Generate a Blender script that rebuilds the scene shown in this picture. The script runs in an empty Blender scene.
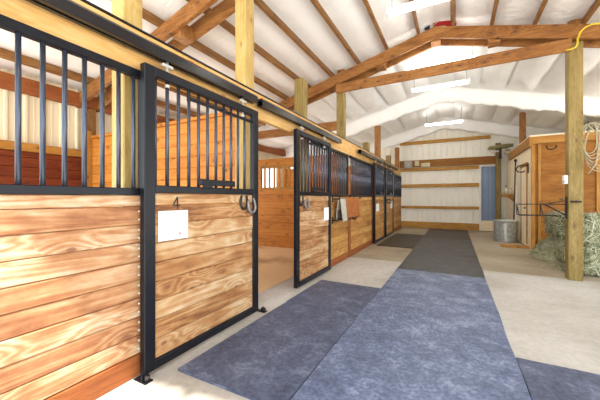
import bpy, bmesh, math, random
from mathutils import Vector, Matrix, noise

random.seed(7)
C = bpy.context.scene.collection
S = 0.84                      # built in measured units, brought to metres at the end
ORG = {}                      # origin of each object's local frame
PI = math.pi

# ------------------------------------------------------------------ materials
MATS = {}
def newmat(name):
    m = bpy.data.materials.new(name); m.use_nodes = True
    nt = m.node_tree
    return m, nt, nt.nodes, nt.links, nt.nodes['Principled BSDF']

def ramp(N, cols):
    r = N.new('ShaderNodeValToRGB')
    e = r.color_ramp.elements
    while len(e) < len(cols): e.new(0.5)
    for el, (p, c) in zip(e, cols):
        el.position = p; el.color = (*c, 1)
    return r

def coords(N, L, isl=True):
    tc = N.new('ShaderNodeTexCoord')
    if not isl: return tc.outputs['Object']
    oi = N.new('ShaderNodeObjectInfo'); ge = N.new('ShaderNodeNewGeometry')
    ad = N.new('ShaderNodeMath'); ad.operation = 'ADD'
    L.new(oi.outputs['Random'], ad.inputs[0]); L.new(ge.outputs['Random Per Island'], ad.inputs[1])
    mu = N.new('ShaderNodeMath'); mu.operation = 'MULTIPLY'; mu.inputs[1].default_value = 41.7
    L.new(ad.outputs[0], mu.inputs[0])
    cb = N.new('ShaderNodeCombineXYZ')
    for i in range(3): L.new(mu.outputs[0], cb.inputs[i])
    va = N.new('ShaderNodeVectorMath'); va.operation = 'ADD'
    L.new(tc.outputs['Object'], va.inputs[0]); L.new(cb.outputs[0], va.inputs[1])
    return va.outputs[0]

def wood(kind, axis='Y'):
    key = kind + axis
    if key in MATS: return MATS[key]
    P = WOODS[kind]
    m, nt, N, L, B = newmat('wood_' + key)
    co = coords(N, L)
    mp = N.new('ShaderNodeMapping')
    sc = {'X': (.55, 7, 7), 'Y': (7, .55, 7), 'Z': (7, 7, .55)}[axis]
    mp.inputs['Scale'].default_value = sc
    L.new(co, mp.inputs[0])
    n1 = N.new('ShaderNodeTexNoise'); n1.inputs['Scale'].default_value = 1.3
    n1.inputs['Detail'].default_value = 3; n1.inputs['Distortion'].default_value = .6
    L.new(mp.outputs[0], n1.inputs['Vector'])
    # growth rings: contour lines of the stretched noise
    ring = N.new('ShaderNodeMath'); ring.operation = 'MULTIPLY'; ring.inputs[1].default_value = P.get('rings', 16)
    L.new(n1.outputs['Fac'], ring.inputs[0])
    ringv = ring.outputs[0]
    if P.get('knots', True):
        sx = N.new('ShaderNodeSeparateXYZ'); L.new(co, sx.inputs[0])
        def scaled(sock, f):
            q = N.new('ShaderNodeMath'); q.operation = 'MULTIPLY'; q.inputs[1].default_value = f; L.new(sock, q.inputs[0]); return q.outputs[0]
        cx = N.new('ShaderNodeCombineXYZ')
        al, ac = {'X': (0, 2), 'Y': (1, 2), 'Z': (2, None)}[axis]
        L.new(scaled(sx.outputs[al], 2.6), cx.inputs[0])
        if ac is None:
            sm = N.new('ShaderNodeMath'); sm.operation = 'ADD'; L.new(sx.outputs[0], sm.inputs[0]); L.new(sx.outputs[1], sm.inputs[1])
            L.new(scaled(sm.outputs[0], 5.0), cx.inputs[1])
        else: L.new(scaled(sx.outputs[ac], 5.0), cx.inputs[1])
        vo = N.new('ShaderNodeTexVoronoi'); vo.voronoi_dimensions = '2D'; vo.inputs['Scale'].default_value = 1.0
        L.new(cx.outputs[0], vo.inputs['Vector'])
        kr = ramp(N, [(0.0, (1, 1, 1)), (.05, (.9, .9, .9)), (.075, (.3, .3, .3)), (.2, (0, 0, 0))])
        L.new(vo.outputs['Distance'], kr.inputs[0])
        sp = N.new('ShaderNodeSeparateColor'); L.new(vo.outputs['Color'], sp.inputs[0])
        gt = N.new('ShaderNodeMath'); gt.operation = 'GREATER_THAN'; gt.inputs[1].default_value = P.get('clear', .5); L.new(sp.outputs[0], gt.inputs[0])
        bend = N.new('ShaderNodeMapRange'); bend.interpolation_type = 'SMOOTHSTEP'
        for k_, v_ in enumerate((0, .55, 4.5, 0)): bend.inputs[k_+1].default_value = v_
        L.new(vo.outputs['Distance'], bend.inputs[0])
        bm_ = N.new('ShaderNodeMath'); bm_.operation = 'MULTIPLY_ADD'
        L.new(bend.outputs[0], bm_.inputs[0]); L.new(gt.outputs[0], bm_.inputs[1]); L.new(ringv, bm_.inputs[2])
        ringv = bm_.outputs[0]
    fr = N.new('ShaderNodeMath'); fr.operation = 'PINGPONG'; fr.inputs[1].default_value = 1
    L.new(ringv, fr.inputs[0])
    # fine fibre
    mp2 = N.new('ShaderNodeMapping')
    mp2.inputs['Scale'].default_value = {'X': (3, 45, 45), 'Y': (45, 3, 45), 'Z': (45, 45, 3)}[axis]
    L.new(co, mp2.inputs[0])
    n2 = N.new('ShaderNodeTexNoise'); n2.inputs['Scale'].default_value = 1; n2.inputs['Detail'].default_value = 4
    L.new(mp2.outputs[0], n2.inputs['Vector'])
    # blotches
    mp3 = N.new('ShaderNodeMapping')
    mp3.inputs['Scale'].default_value = {'X': (2.4, 5, 5), 'Y': (5, 2.4, 5), 'Z': (5, 5, 2.4)}[axis]
    L.new(co, mp3.inputs[0])
    n3 = N.new('ShaderNodeTexNoise'); n3.inputs['Scale'].default_value = 1.1; n3.inputs['Detail'].default_value = 5
    n3.inputs['Roughness'].default_value = .65
    L.new(mp3.outputs[0], n3.inputs['Vector'])
    def mul(sock, f):
        q = N.new('ShaderNodeMath'); q.operation = 'MULTIPLY'; q.inputs[1].default_value = f
        L.new(sock, q.inputs[0]); return q.outputs[0]
    def add(a, b):
        q = N.new('ShaderNodeMath'); q.operation = 'ADD'
        L.new(a, q.inputs[0]); L.new(b, q.inputs[1]); return q.outputs[0]
    ge = N.new('ShaderNodeNewGeometry')
    w = P.get('w', (.16, .34, .75, .16))
    s = add(add(mul(fr.outputs[0], w[0]), mul(n2.outputs['Fac'], w[1])), add(mul(n3.outputs['Fac'], w[2]), mul(ge.outputs['Random Per Island'], w[3])))
    off = N.new('ShaderNodeMath'); off.operation = 'ADD'; off.inputs[1].default_value = -(w[0]*.5 + w[1]*.5 + w[2]*.5 + w[3]*.5) + .5
    L.new(s, off.inputs[0])
    g = P.get('g', 1.3)
    r = ramp(N, [(p_, tuple(v_**g for v_ in c_)) for p_, c_ in P['cols']])
    L.new(off.outputs[0], r.inputs[0])
    col = r.outputs[0]
    if P.get('knots', True):
        mx = N.new('ShaderNodeMix'); mx.data_type = 'RGBA'
        mx.inputs[7].default_value = (*P.get('knot', (.16, .06, .02)), 1)
        kk = N.new('ShaderNodeMath'); kk.operation = 'MULTIPLY'; L.new(kr.outputs[0], kk.inputs[0]); L.new(gt.outputs[0], kk.inputs[1])
        L.new(kk.outputs[0], mx.inputs[0]); L.new(col, mx.inputs[6])
        col = mx.outputs[2]
    L.new(col, B.inputs['Base Color'])
    B.inputs['Roughness'].default_value = P.get('rough', .6)
    B.inputs['Specular IOR Level'].default_value = .3
    bp = N.new('ShaderNodeBump'); bp.inputs['Strength'].default_value = .25; bp.inputs['Distance'].default_value = .01
    L.new(n2.outputs['Fac'], bp.inputs['Height']); L.new(bp.outputs[0], B.inputs['Normal'])
    MATS[key] = m
    return m

WOODS = {
 'front':  dict(g=1.42, cols=[(.05, (.33, .165, .09)), (.30, (.48, .265, .145)), (.50, (.575, .365, .215)), (.66, (.64, .47, .32)), (.9, (.72, .61, .48))], knot=(.24, .10, .05), w=(.34, .22, 1.25, .35), rings=11),
 'doorw':  dict(g=1.42, cols=[(.05, (.29, .15, .075)), (.30, (.46, .26, .125)), (.50, (.56, .36, .195)), (.66, (.62, .45, .28)), (.9, (.70, .58, .43))], knot=(.22, .09, .04), w=(.34, .22, 1.25, .35), rings=11),
 'farw':   dict(g=1.3, cols=[(.08, (.34, .16, .05)), (.40, (.52, .29, .10)), (.60, (.62, .38, .15)), (.88, (.74, .52, .26))], knot=(.2, .08, .03), w=(.2, .5, 1., .35)),
 'kick':   dict(cols=[(.15, (.24, .08, .025)), (.50, (.37, .145, .05)), (.85, (.47, .215, .085))]),
 'orange': dict(g=1.15, cols=[(.08, (.28, .095, .018)), (.45, (.52, .215, .035)), (.9, (.66, .32, .075))], knot=(.16, .05, .01), w=(.2, .45, .9, .25)),
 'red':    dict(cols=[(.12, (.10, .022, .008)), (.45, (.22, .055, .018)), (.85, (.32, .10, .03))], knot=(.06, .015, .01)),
 'beam':   dict(g=1.4, cols=[(.08, (.52, .29, .10)), (.45, (.72, .48, .21)), (.88, (.84, .66, .38))], knot=(.40, .16, .06), w=(.16, .4, .6, .1)),
 'rafter': dict(g=1.2, cols=[(.08, (.15, .058, .018)), (.45, (.34, .16, .05)), (.88, (.54, .30, .115))], knot=(.10, .04, .02), w=(.2, .5, .9, .2)),
 'purlin': dict(g=1.2, cols=[(.08, (.12, .055, .018)), (.45, (.26, .13, .042)), (.88, (.42, .245, .095))], knot=(.09, .04, .015), w=(.2, .5, .8, .2)),
 'girt':   dict(cols=[(.08, (.34, .17, .04)), (.45, (.54, .31, .08)), (.88, (.66, .44, .16))], knot=(.2, .08, .02)),
 'darkgirt': dict(cols=[(.08, (.20, .08, .02)), (.45, (.36, .17, .035)), (.88, (.52, .29, .07))]),
 'post':   dict(g=1.4, cols=[(.08, (.36, .25, .09)), (.45, (.56, .42, .18)), (.88, (.70, .57, .31))], knot=(.28, .16, .06), w=(.14, .5, .7, .15)),
 'oldpost': dict(g=1.3, cols=[(.08, (.19, .14, .05)), (.45, (.33, .25, .095)), (.88, (.50, .39, .19))], knot=(.14, .08, .03), w=(.14, .5, .9, .15)),
 'ply':    dict(g=1.2, cols=[(.1, (.17, .065, .01)), (.45, (.33, .145, .02)), (.85, (.47, .235, .05))], knots=False, w=(.2, .35, .9, .05)),
 'plytrim': dict(g=1.2, cols=[(.08, (.30, .13, .025)), (.5, (.46, .24, .055)), (.9, (.60, .36, .12))]),
}

def plain(name, col, rough=.6, metal=0., spec=.4, var=.12, scale=6, bump=0., isl=False):
    if name in MATS: return MATS[name]
    m, nt, N, L, B = newmat(name)
    co = coords(N, L, isl)
    n = N.new('ShaderNodeTexNoise'); n.inputs['Scale'].default_value = scale; n.inputs['Detail'].default_value = 5
    L.new(co, n.inputs['Vector'])
    lo = tuple(max(0, c*(1-var)) for c in col); hi = tuple(min(1, c*(1+var)) for c in col)
    r = ramp(N, [(.3, lo), (.7, hi)])
    L.new(n.outputs['Fac'], r.inputs[0]); L.new(r.outputs[0], B.inputs['Base Color'])
    B.inputs['Roughness'].default_value = rough; B.inputs['Metallic'].default_value = metal
    B.inputs['Specular IOR Level'].default_value = spec
    if bump:
        b = N.new('ShaderNodeBump'); b.inputs['Strength'].default_value = bump; b.inputs['Distance'].default_value = .01
        L.new(n.outputs['Fac'], b.inputs['Height']); L.new(b.outputs[0], B.inputs['Normal'])
    MATS[name] = m
    return m

def emit(name, col, st):
    m, nt, N, L, B = newmat(name)
    B.inputs['Base Color'].default_value = (*col, 1)
    B.inputs['Emission Color'].default_value = (*col, 1); B.inputs['Emission Strength'].default_value = st
    return m

STEEL = plain('black_steel', (.006, .0065, .010), .36, .0, .28, .25, 9)
STEELBAR = plain('bar_steel', (.065, .075, .105), .22, .5, .5, .15, 9)
TRACK = plain('track_steel', (.010, .010, .012), .25, .0, .5, .3, 8)
GALV = plain('galvanised', (.50, .53, .52), .38, .75, .5, .25, 14)
ZINC = plain('zinc_plate', (.7, .68, .62), .35, .6, .5, .1)
IRON = plain('dark_iron', (.035, .028, .026), .5, .3, .4, .3, 20)
IRONGREY = plain('grey_iron', (.25, .24, .24), .4, .6, .4, .25, 20)
SIDING = plain('cream_siding', (.90, .88, .78), .4, .0, .35, .04, 2)
SIDINGW = plain('warm_siding', (.78, .70, .50), .4, .0, .35, .04, 2)
CREAM = plain('cream_paint', (.90, .79, .57), .6, 0, .3, .06, 3)
WHITE = plain('white_paint', (.82, .80, .76), .5, 0, .4, .04, 4)
PAPER = plain('white_paper', (.86, .86, .86), .45, 0, .4, .02, 4)
BLUE = plain('blue_metal', (.22, .30, .45), .4, 0, .4, .08, 3)
GREYBOX = plain('grey_box', (.36, .35, .31), .5, 0, .4, .06)
BEIGEBOX = plain('beige_box', (.62, .55, .36), .5, 0, .4, .06)
RUST = plain('rust_blanket', (.36, .125, .04), .95, 0, .1, .22, 18, .3)
TOWEL = plain('pale_wool', (.46, .42, .35), .95, 0, .1, .12, 25, .4)
TOWELIN = plain('grey_lining', (.20, .18, .17), .95, 0, .1, .2, 22, .3)
ROPE = plain('pale_rope', (.40, .35, .24), .85, 0, .2, .2, 30)
YCORD = plain('yellow_cord', (.72, .52, .03), .45, 0, .4, .1, 10)
OLIVE = plain('olive_canvas', (.25, .21, .10), .9, 0, .2, .3, 10, .3)
BUFF = plain('buff_canvas', (.62, .53, .36), .9, 0, .2, .15, 10, .3)
REDCLOTH = plain('red_cloth', (.34, .02, .02), .9, 0, .2, .2, 10)
WHITECLOTH = plain('white_cloth', (.74, .72, .70), .9, 0, .2, .1, 10)
NAVY = plain('navy_cloth', (.03, .035, .08), .9, 0, .2, .2, 10)
PINK = plain('pink_mark', (.80, .28, .30), .6)
INK = plain('black_ink', (.03, .025, .02), .7)
REDPL = plain('red_plastic', (.36, .02, .02), .4)
PLASTIC = plain('pale_plastic', (.72, .66, .52), .4, 0, .4, .08)
TUBE = emit('lit_tube', (1, .97, .92), 20)
CHAIN = plain('chain_steel', (.30, .30, .29), .4, .6, .5)

def insul_mat():
    m, nt, N, L, B = newmat('white_insulation')
    co = coords(N, L, False)
    n = N.new('ShaderNodeTexNoise'); n.inputs['Scale'].default_value = 2.2; n.inputs['Detail'].default_value = 6
    L.new(co, n.inputs['Vector'])
    r = ramp(N, [(.3, (.88, .88, .87)), (.7, (.94, .94, .935))])
    L.new(n.outputs['Fac'], r.inputs[0]); L.new(r.outputs[0], B.inputs['Base Color'])
    B.inputs['Roughness'].default_value = .42; B.inputs['Specular IOR Level'].default_value = .4
    w = N.new('ShaderNodeTexNoise'); w.inputs['Scale'].default_value = 5; w.inputs['Detail'].default_value = 3; w.inputs['Distortion'].default_value = 1.2
    L.new(co, w.inputs['Vector'])
    b = N.new('ShaderNodeBump'); b.inputs['Strength'].default_value = .35; b.inputs['Distance'].default_value = .04
    L.new(w.outputs['Fac'], b.inputs['Height']); L.new(b.outputs[0], B.inputs['Normal'])
    return m
INSUL = insul_mat()

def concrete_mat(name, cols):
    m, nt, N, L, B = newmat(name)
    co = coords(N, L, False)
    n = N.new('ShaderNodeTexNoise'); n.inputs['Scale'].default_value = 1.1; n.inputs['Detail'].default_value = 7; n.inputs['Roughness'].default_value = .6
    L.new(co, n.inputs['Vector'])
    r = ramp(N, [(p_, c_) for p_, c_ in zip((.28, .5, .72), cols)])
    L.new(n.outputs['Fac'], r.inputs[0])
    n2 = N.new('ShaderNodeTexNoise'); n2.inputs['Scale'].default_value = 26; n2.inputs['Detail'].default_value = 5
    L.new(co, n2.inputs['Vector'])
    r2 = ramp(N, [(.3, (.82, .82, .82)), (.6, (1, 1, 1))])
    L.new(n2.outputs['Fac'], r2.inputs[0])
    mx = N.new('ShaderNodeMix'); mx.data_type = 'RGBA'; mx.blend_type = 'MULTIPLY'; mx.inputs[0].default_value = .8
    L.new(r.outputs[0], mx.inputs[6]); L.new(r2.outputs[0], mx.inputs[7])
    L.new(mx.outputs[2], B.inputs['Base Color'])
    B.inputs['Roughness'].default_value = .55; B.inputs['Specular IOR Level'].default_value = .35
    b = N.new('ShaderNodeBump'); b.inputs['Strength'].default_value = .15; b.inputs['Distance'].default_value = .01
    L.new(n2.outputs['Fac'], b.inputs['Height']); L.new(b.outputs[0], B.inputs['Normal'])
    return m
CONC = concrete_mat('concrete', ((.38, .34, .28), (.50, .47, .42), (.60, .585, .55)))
CONCD = concrete_mat('brown_concrete', ((.27, .215, .14), (.38, .32, .225), (.48, .42, .32)))  # browner and darker than the near slab

def mat_mat(name, a, b_, c_):
    m, nt, N, L, B = newmat(name)
    co = coords(N, L)
    n = N.new('ShaderNodeTexNoise'); n.inputs['Scale'].default_value = 5; n.inputs['Detail'].default_value = 12; n.inputs['Roughness'].default_value = .75
    L.new(co, n.inputs['Vector'])
    r = ramp(N, [(.28, a), (.52, b_), (.76, c_)])
    L.new(n.outputs['Fac'], r.inputs[0]); L.new(r.outputs[0], B.inputs['Base Color'])
    B.inputs['Roughness'].default_value = .5; B.inputs['Specular IOR Level'].default_value = .45
    n2 = N.new('ShaderNodeTexNoise'); n2.inputs['Scale'].default_value = 40; n2.inputs['Detail'].default_value = 4
    L.new(co, n2.inputs['Vector'])
    rs = ramp(N, [(.35, (.76, .76, .78)), (.65, (1.15, 1.15, 1.15))]); L.new(n2.outputs['Fac'], rs.inputs[0])
    ms = N.new('ShaderNodeMix'); ms.data_type = 'RGBA'; ms.blend_type = 'MULTIPLY'; ms.inputs[0].default_value = 1
    L.new(r.outputs[0], ms.inputs[6]); L.new(rs.outputs[0], ms.inputs[7]); L.new(ms.outputs[2], B.inputs['Base Color'])
    b = N.new('ShaderNodeBump'); b.inputs['Strength'].default_value = .35; b.inputs['Distance'].default_value = .008
    L.new(n2.outputs['Fac'], b.inputs['Height']); L.new(b.outputs[0], B.inputs['Normal'])
    return m
RUBBER = mat_mat('rubber_blue_grey', (.05, .065, .115), (.13, .165, .26), (.34, .39, .52))
RUBBERK = mat_mat('rubber_dark_blue', (.035, .045, .08), (.085, .105, .165), (.22, .25, .33))
RUBBERD = mat_mat('rubber_dusty', (.03, .03, .032), (.062, .063, .065), (.13, .13, .127))
DIRT = mat_mat('dusty_rubber_brown', (.018, .014, .010), (.04, .03, .02), (.085, .066, .042))

# ------------------------------------------------------------------ mesh building
class MB:
    def __init__(self): self.bm = bmesh.new()
    def box(self, x0, x1, y0, y1, z0, z1, bev=0., rot=None, piv=None):
        bm = self.bm
        r = bmesh.ops.create_cube(bm, size=1)
        vs = r['verts']
        sx, sy, sz = abs(x1-x0), abs(y1-y0), abs(z1-z0)
        c = Vector(((x0+x1)/2, (y0+y1)/2, (z0+z1)/2))
        for v in vs: v.co = Vector((v.co.x*sx, v.co.y*sy, v.co.z*sz)) + c
        if bev > 0:
            es = list({e for v in vs for e in v.link_edges})
            g = bmesh.ops.bevel(bm, geom=es, offset=min(bev, .45*min(sx, sy, sz)), segments=1, affect='EDGES', profile=.5)
            vs = list({v for f in g['faces'] for v in f.verts} | {v for v in vs if v.is_valid})
        if rot is not None:
            p = Vector(piv) if piv is not None else c
            for v in vs: v.co = rot @ (v.co - p) + p
        return self
    def bar(self, p, q, w, h, up=(0, 0, 1), bev=.004):
        """box beam from p to q; w across, h along 'up'"""
        p, q = Vector(p), Vector(q); d = (q-p); ln = d.length; d.normalize()
        u = Vector(up); sdir = d.cross(u).normalized(); u = sdir.cross(d).normalized()
        r = bmesh.ops.create_cube(self.bm, size=1); vs = r['verts']
        for v in vs: v.co = Vector((v.co.x*w, v.co.y*ln, v.co.z*h))
        if bev > 0:
            es = list({e for v in vs for e in v.link_edges})
            g = bmesh.ops.bevel(self.bm, geom=es, offset=min(bev, .4*min(w, h)), segments=1, affect='EDGES', profile=.5)
            vs = list({v for f in g['faces'] for v in f.verts} | {v for v in vs if v.is_valid})
        M = Matrix((sdir, d, u)).transposed(); c = (p+q)/2
        for v in vs: v.co = M @ v.co + c
        return self
    def tube(self, pts, r, n=8, closed=False, cap=True):
        bm = self.bm; pts = [Vector(p) for p in pts]; k = len(pts); rings = []
        prev = None
        for i, p in enumerate(pts):
            a = pts[i-1] if (i > 0 or closed) else p; b = pts[(i+1) % k] if (i < k-1 or closed) else p
            t = (b-a).normalized()
            ref = Vector((0, 0, 1)) if abs(t.z) < .92 else Vector((1, 0, 0))
            if prev is not None:
                s_ = prev - t*prev.dot(t)
                s_ = s_.normalized() if s_.length > 1e-5 else t.cross(ref).normalized()
            else: s_ = t.cross(ref).normalized()
            prev = s_; u = s_.cross(t)
            rr = r[i] if isinstance(r, (list, tuple)) else r
            rings.append([bm.verts.new(p + rr*(math.cos(2*PI*j/n)*s_ + math.sin(2*PI*j/n)*u)) for j in range(n)])
        m = k if closed else k-1
        for i in range(m):
            A, B_ = rings[i], rings[(i+1) % k]
            for j in range(n):
                f = bm.faces.new((A[j], A[(j+1) % n], B_[(j+1) % n], B_[j])); f.smooth = True
        if cap and not closed:
            bm.faces.new(rings[0][::-1]); bm.faces.new(rings[-1])
        return self
    def lathe(self, prof, c, n=32, axis='Z'):
        bm = self.bm; c = Vector(c); rings = []
        for (r, z) in prof:
            ring = []
            for j in range(n):
                a = 2*PI*j/n
                v = Vector((r*math.cos(a), r*math.sin(a), z))
                if axis == 'X': v = Vector((v.z, v.x, v.y))
                if axis == 'Y': v = Vector((v.x, v.z, v.y))
                ring.append(bm.verts.new(v + c))
            rings.append(ring)
        for i in range(len(rings)-1):
            for j in range(n):
                f = bm.faces.new((rings[i][j], rings[i][(j+1) % n], rings[i+1][(j+1) % n], rings[i+1][j])); f.smooth = True
        return self
    def grid(self, xs, ys, fz, smooth=True):
        bm = self.bm
        V = [[bm.verts.new(fz(x, y)) for y in ys] for x in xs]
        for i in range(len(xs)-1):
            for j in range(len(ys)-1):
                f = bm.faces.new((V[i][j], V[i+1][j], V[i+1][j+1], V[i][j+1])); f.smooth = smooth
        return self
    def poly(self, pts, ext):
        """polygon extruded by vector ext"""
        bm = self.bm; e = Vector(ext)
        a = [bm.verts.new(Vector(p)) for p in pts]; b = [bm.verts.new(Vector(p)+e) for p in pts]
        bm.faces.new(a); bm.faces.new(b[::-1]); n = len(a)
        for i in range(n): bm.faces.new((a[i], b[i], b[(i+1) % n], a[(i+1) % n]))
        return self
    def build(self, name, mat, parent=None, org=None):
        """link as one object; org = world origin (defaults to the parent's, else to the base centre)"""
        bm = self.bm
        bmesh.ops.recalc_face_normals(bm, faces=bm.faces)
        if parent is not None: po = ORG[parent]
        if org is None:
            if parent is not None: org = po
            else:
                xs = [v.co for v in bm.verts]
                lo = Vector([min(v[i] for v in xs) for i in range(3)]); hi = Vector([max(v[i] for v in xs) for i in range(3)])
                org = Vector(((lo.x+hi.x)/2, (lo.y+hi.y)/2, lo.z))
        org = Vector(org)
        for v in bm.verts: v.co -= org
        me = bpy.data.meshes.new(name); bm.to_mesh(me); bm.free()
        for mm in (mat if isinstance(mat, (list, tuple)) else [mat]): me.materials.append(mm)
        o = bpy.data.objects.new(name, me); C.objects.link(o)
        if parent is not None:
            o.parent = parent; o.location = org - po
        else: o.location = org
        ORG[o] = org
        return o

def tag(o, label, cat, group=None, kind=None):
    if label: o['label'] = label
    if cat: o['category'] = cat
    if group: o['group'] = group
    if kind: o['kind'] = kind
    return o

def thing(name, label, cat, loc, group=None):
    o = bpy.data.objects.new(name, None); C.objects.link(o)
    o.location = loc; o.empty_display_size = .1; ORG[o] = Vector(loc)
    return tag(o, label, cat, group)

def struct(name, mb, mat, parent=None):
    o = mb.build(name, mat, parent)
    if parent is None: o['kind'] = 'structure'
    return o

def inst(src, parent, world):
    """another part that shares src's mesh, its origin at the given world point"""
    c = src.copy(); C.objects.link(c); c.parent = parent
    c.location = Vector(world) - ORG[parent]; ORG[c] = Vector(world)
    return c

# ------------------------------------------------------------------ dimensions
XR = -.35                                   # ridge line
def roof(x): return 4.84 - .26*abs(x - XR)  # top of the rafters
FX = -2.2                                   # aisle face of the stall fronts
YB = 14.4                                   # back wall
XL, XO = -6.25, 5.6                         # outer walls
YF = -1.1                                   # open front end of the barn

# ------------------------------------------------------------------ the setting
mb = MB(); mb.box(-6.35, 5.7, -1.3, 6.595, -.3, 0); mb.box(-6.35, 5.7, 6.595, 6.605, -.3, -.012)
struct('floor', mb, CONC)
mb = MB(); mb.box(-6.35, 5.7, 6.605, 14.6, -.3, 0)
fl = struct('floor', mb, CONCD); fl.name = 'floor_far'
mb = MB(); mb.box(-45, 45, -45, -1.3, -.35, -.03); mb.box(-45, -6.35, -1.3, 45, -.35, -.03); mb.box(5.7, 45, -1.3, 45, -.35, -.03); mb.box(-6.35, 5.7, 14.6, 45, -.35, -.03)
struct('ground', mb, plain('bounce_yard', (.68, .65, .60), .9, 0, .2, .15, 3))  # unseen yard, added and kept pale to bounce daylight onto the ceiling

def siding(mb, u0, u1, z0, zt, place, pitch=.245, rib=.03):
    """ribbed sheet metal: profile along u, from z0 up to zt(u)"""
    us = []
    u = u0
    while u < u1:
        for d, h in ((0, 0), (.03, 0), (.045, rib), (.075, rib), (.09, 0), (.16, 0), (.165, .006), (.18, .006), (.185, 0)):
            if u+d <= u1: us.append((u+d, h))
        u += pitch
    us.append((u1, 0))
    bm = mb.bm; prev = None
    for (u, h) in us:
        a = bm.verts.new(place(u, h, z0)); b = bm.verts.new(place(u, h, zt(u)))
        if prev: bm.faces.new((prev[0], a, b, prev[1]))
        prev = (a, b)
mb = MB(); siding(mb, XL, XO, 0, lambda x: roof(x)+.14, lambda u, h, z: Vector((u, YB+.02-h, z)))
struct('wall_back', mb, SIDING)
# outer wall left open behind each stall: unseen gaps added to let daylight in
mb = MB()
for a_, b_, za in ((1.3, 3.5, 0), (5.9, 7.1, 0), (9.7, 10.9, 0), (13.2, YB, 0), (YF, 1.3, 2.75), (3.5, 5.9, 2.75), (7.1, 9.7, 2.75), (10.9, 13.2, 2.75)):
    siding(mb, a_, b_, za, lambda y: roof(XL)+.165, lambda u, h, z: Vector((XL-.02+h, u, z)))
struct('wall_left', mb, SIDINGW)
mb = MB(); siding(mb, 10.0, YB, 0, lambda y: roof(XO)+.12, lambda u, h, z: Vector((XO+.02-h, u, z)))  # unseen stretch before it left open to let daylight onto the hay
struct('wall_right', mb, SIDING)
# timber on the back wall
def gbox(x0, x1, z0, z1, name, kind, d=.09):
    m_ = MB(); m_.box(x0, x1, YB-d, YB-.004, z0, z1, .006); struct(name, m_, wood(kind, 'X'))
gbox(-2.3, 1.62, 2.80, 3.12, 'trim_1', 'darkgirt', .12)
gbox(-2.3, .90, 2.62, 2.765, 'trim_2', 'girt')
gbox(-2.3, .90, 1.87, 2.02, 'trim_3', 'girt')
gbox(-2.3, .90, .90, 1.02, 'trim_4', 'girt')
gbox(-2.3, .90, .02, .30, 'baseboard_back', 'girt', .08)
gbox(-2.3, 1.3, 3.86, 4.0, 'trim_5', 'girt')
m_ = MB(); m_.box(XL, XL+.16, YF, YB-.15, 3.10, 3.33, .008); struct('trim_6', m_, wood('kick', 'Y'))
# blue sliding door in the back wall
mb = MB(); mb.box(.90, .97, YB-.10, YB, .02, 2.76, .006); mb.box(.97, 1.56, YB-.10, YB, 2.70, 2.76, .006)
d1 = mb.build('door_1', WHITE); d1['kind'] = 'structure'
mb = MB(); siding(mb, .97, 1.60, .44, lambda x: 2.70, lambda u, h, z: Vector((u, YB-.05-h, z)), .17, .016); mb.build('door_panel', BLUE, d1)['label'] = 'ribbed blue door panel'
mb = MB(); mb.box(.97, 1.60, YB-.07, YB-.02, .02, .44, .005); mb.build('door_foot', CREAM, d1)['label'] = 'cream foot panel under the blue door'
mb = MB(); mb.tube([(1.5, YB-.09, 1.15), (1.5, YB-.13, 1.18), (1.5, YB-.13, 1.36), (1.5, YB-.09, 1.39)], .012, 6); mb.build('door_handle', IRON, d1)

# roof sheet over the two near bays: white insulation lying on the purlins
PX = [XR + sgn*(.32 + .64*i) for i in range(9) for sgn in (-1, 1)]
PX = sorted(x for x in PX if XL+.1 < x < XO-.1)
def near_z(x, y):
    f = (abs(x-XR)/.64 + .5) % 1.0
    sag = .028*math.sin(PI*f)
    seam = .018*math.exp(-(((y-.9*math.floor(y/1.83+.5)*2.033)/.025)**2))
    nz = .012*noise.noise(Vector((x*1.7, y*1.1, 3)))
    dip = -.05*math.exp(-((y-6.75)/.10)**2)
    return Vector((x, y, roof(x)+.155 - sag - seam*.6 + nz + dip))
def frange(a, b, n): return [a+(b-a)*i/n for i in range(n+1)]
mb = MB(); mb.grid(frange(XL-.1, XO+.1, 190), frange(YF, 6.78, 150), near_z)
struct('ceiling', mb, INSUL)
# far bays: the sheet hangs under purlins and rafters, pillowed and wrinkled
def far_z(x, y):
    q = abs(x-XR)/.64 + .5; f = q % 1.0; cell = math.floor(q)*(1 if x > XR else -1)
    env = 1.0
    for yf in (6.72, 10.25, 14.2): env *= 1 - math.exp(-((y-yf)/.5)**2)
    amp = .15 + .06*noise.noise(Vector((cell*3.1, y*.5, 1.7)))
    z = roof(x) + .10 - amp*env*(math.sin(PI*f)**.6) - .03
    z += env*.035*noise.noise(Vector((x*2.2, y*1.4, 9))) + .012*noise.noise(Vector((x*7, y*5, 2)))
    for yf, dp in ((10.25, .45), (14.15, .48)):
        wob = .05*noise.noise(Vector((x*1.3, yf, 0)))
        a = abs(y - yf - wob)
        s_ = 1.0 if a < .05 else max(0., 1-(a-.05)/.10)
        s_ = s_*s_*(3-2*s_)
        z -= s_*(dp + .06*noise.noise(Vector((x*3.0, yf, 5))) + .03*noise.noise(Vector((x*8, y*4, 5))))
    return Vector((x, y, z))
mb = MB(); mb.grid(frange(XL-.1, XO+.1, 230), frange(6.80, YB+.02, 330), far_z)
o = struct('ceiling_1', mb, INSUL); o.name = 'ceiling_far'

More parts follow.
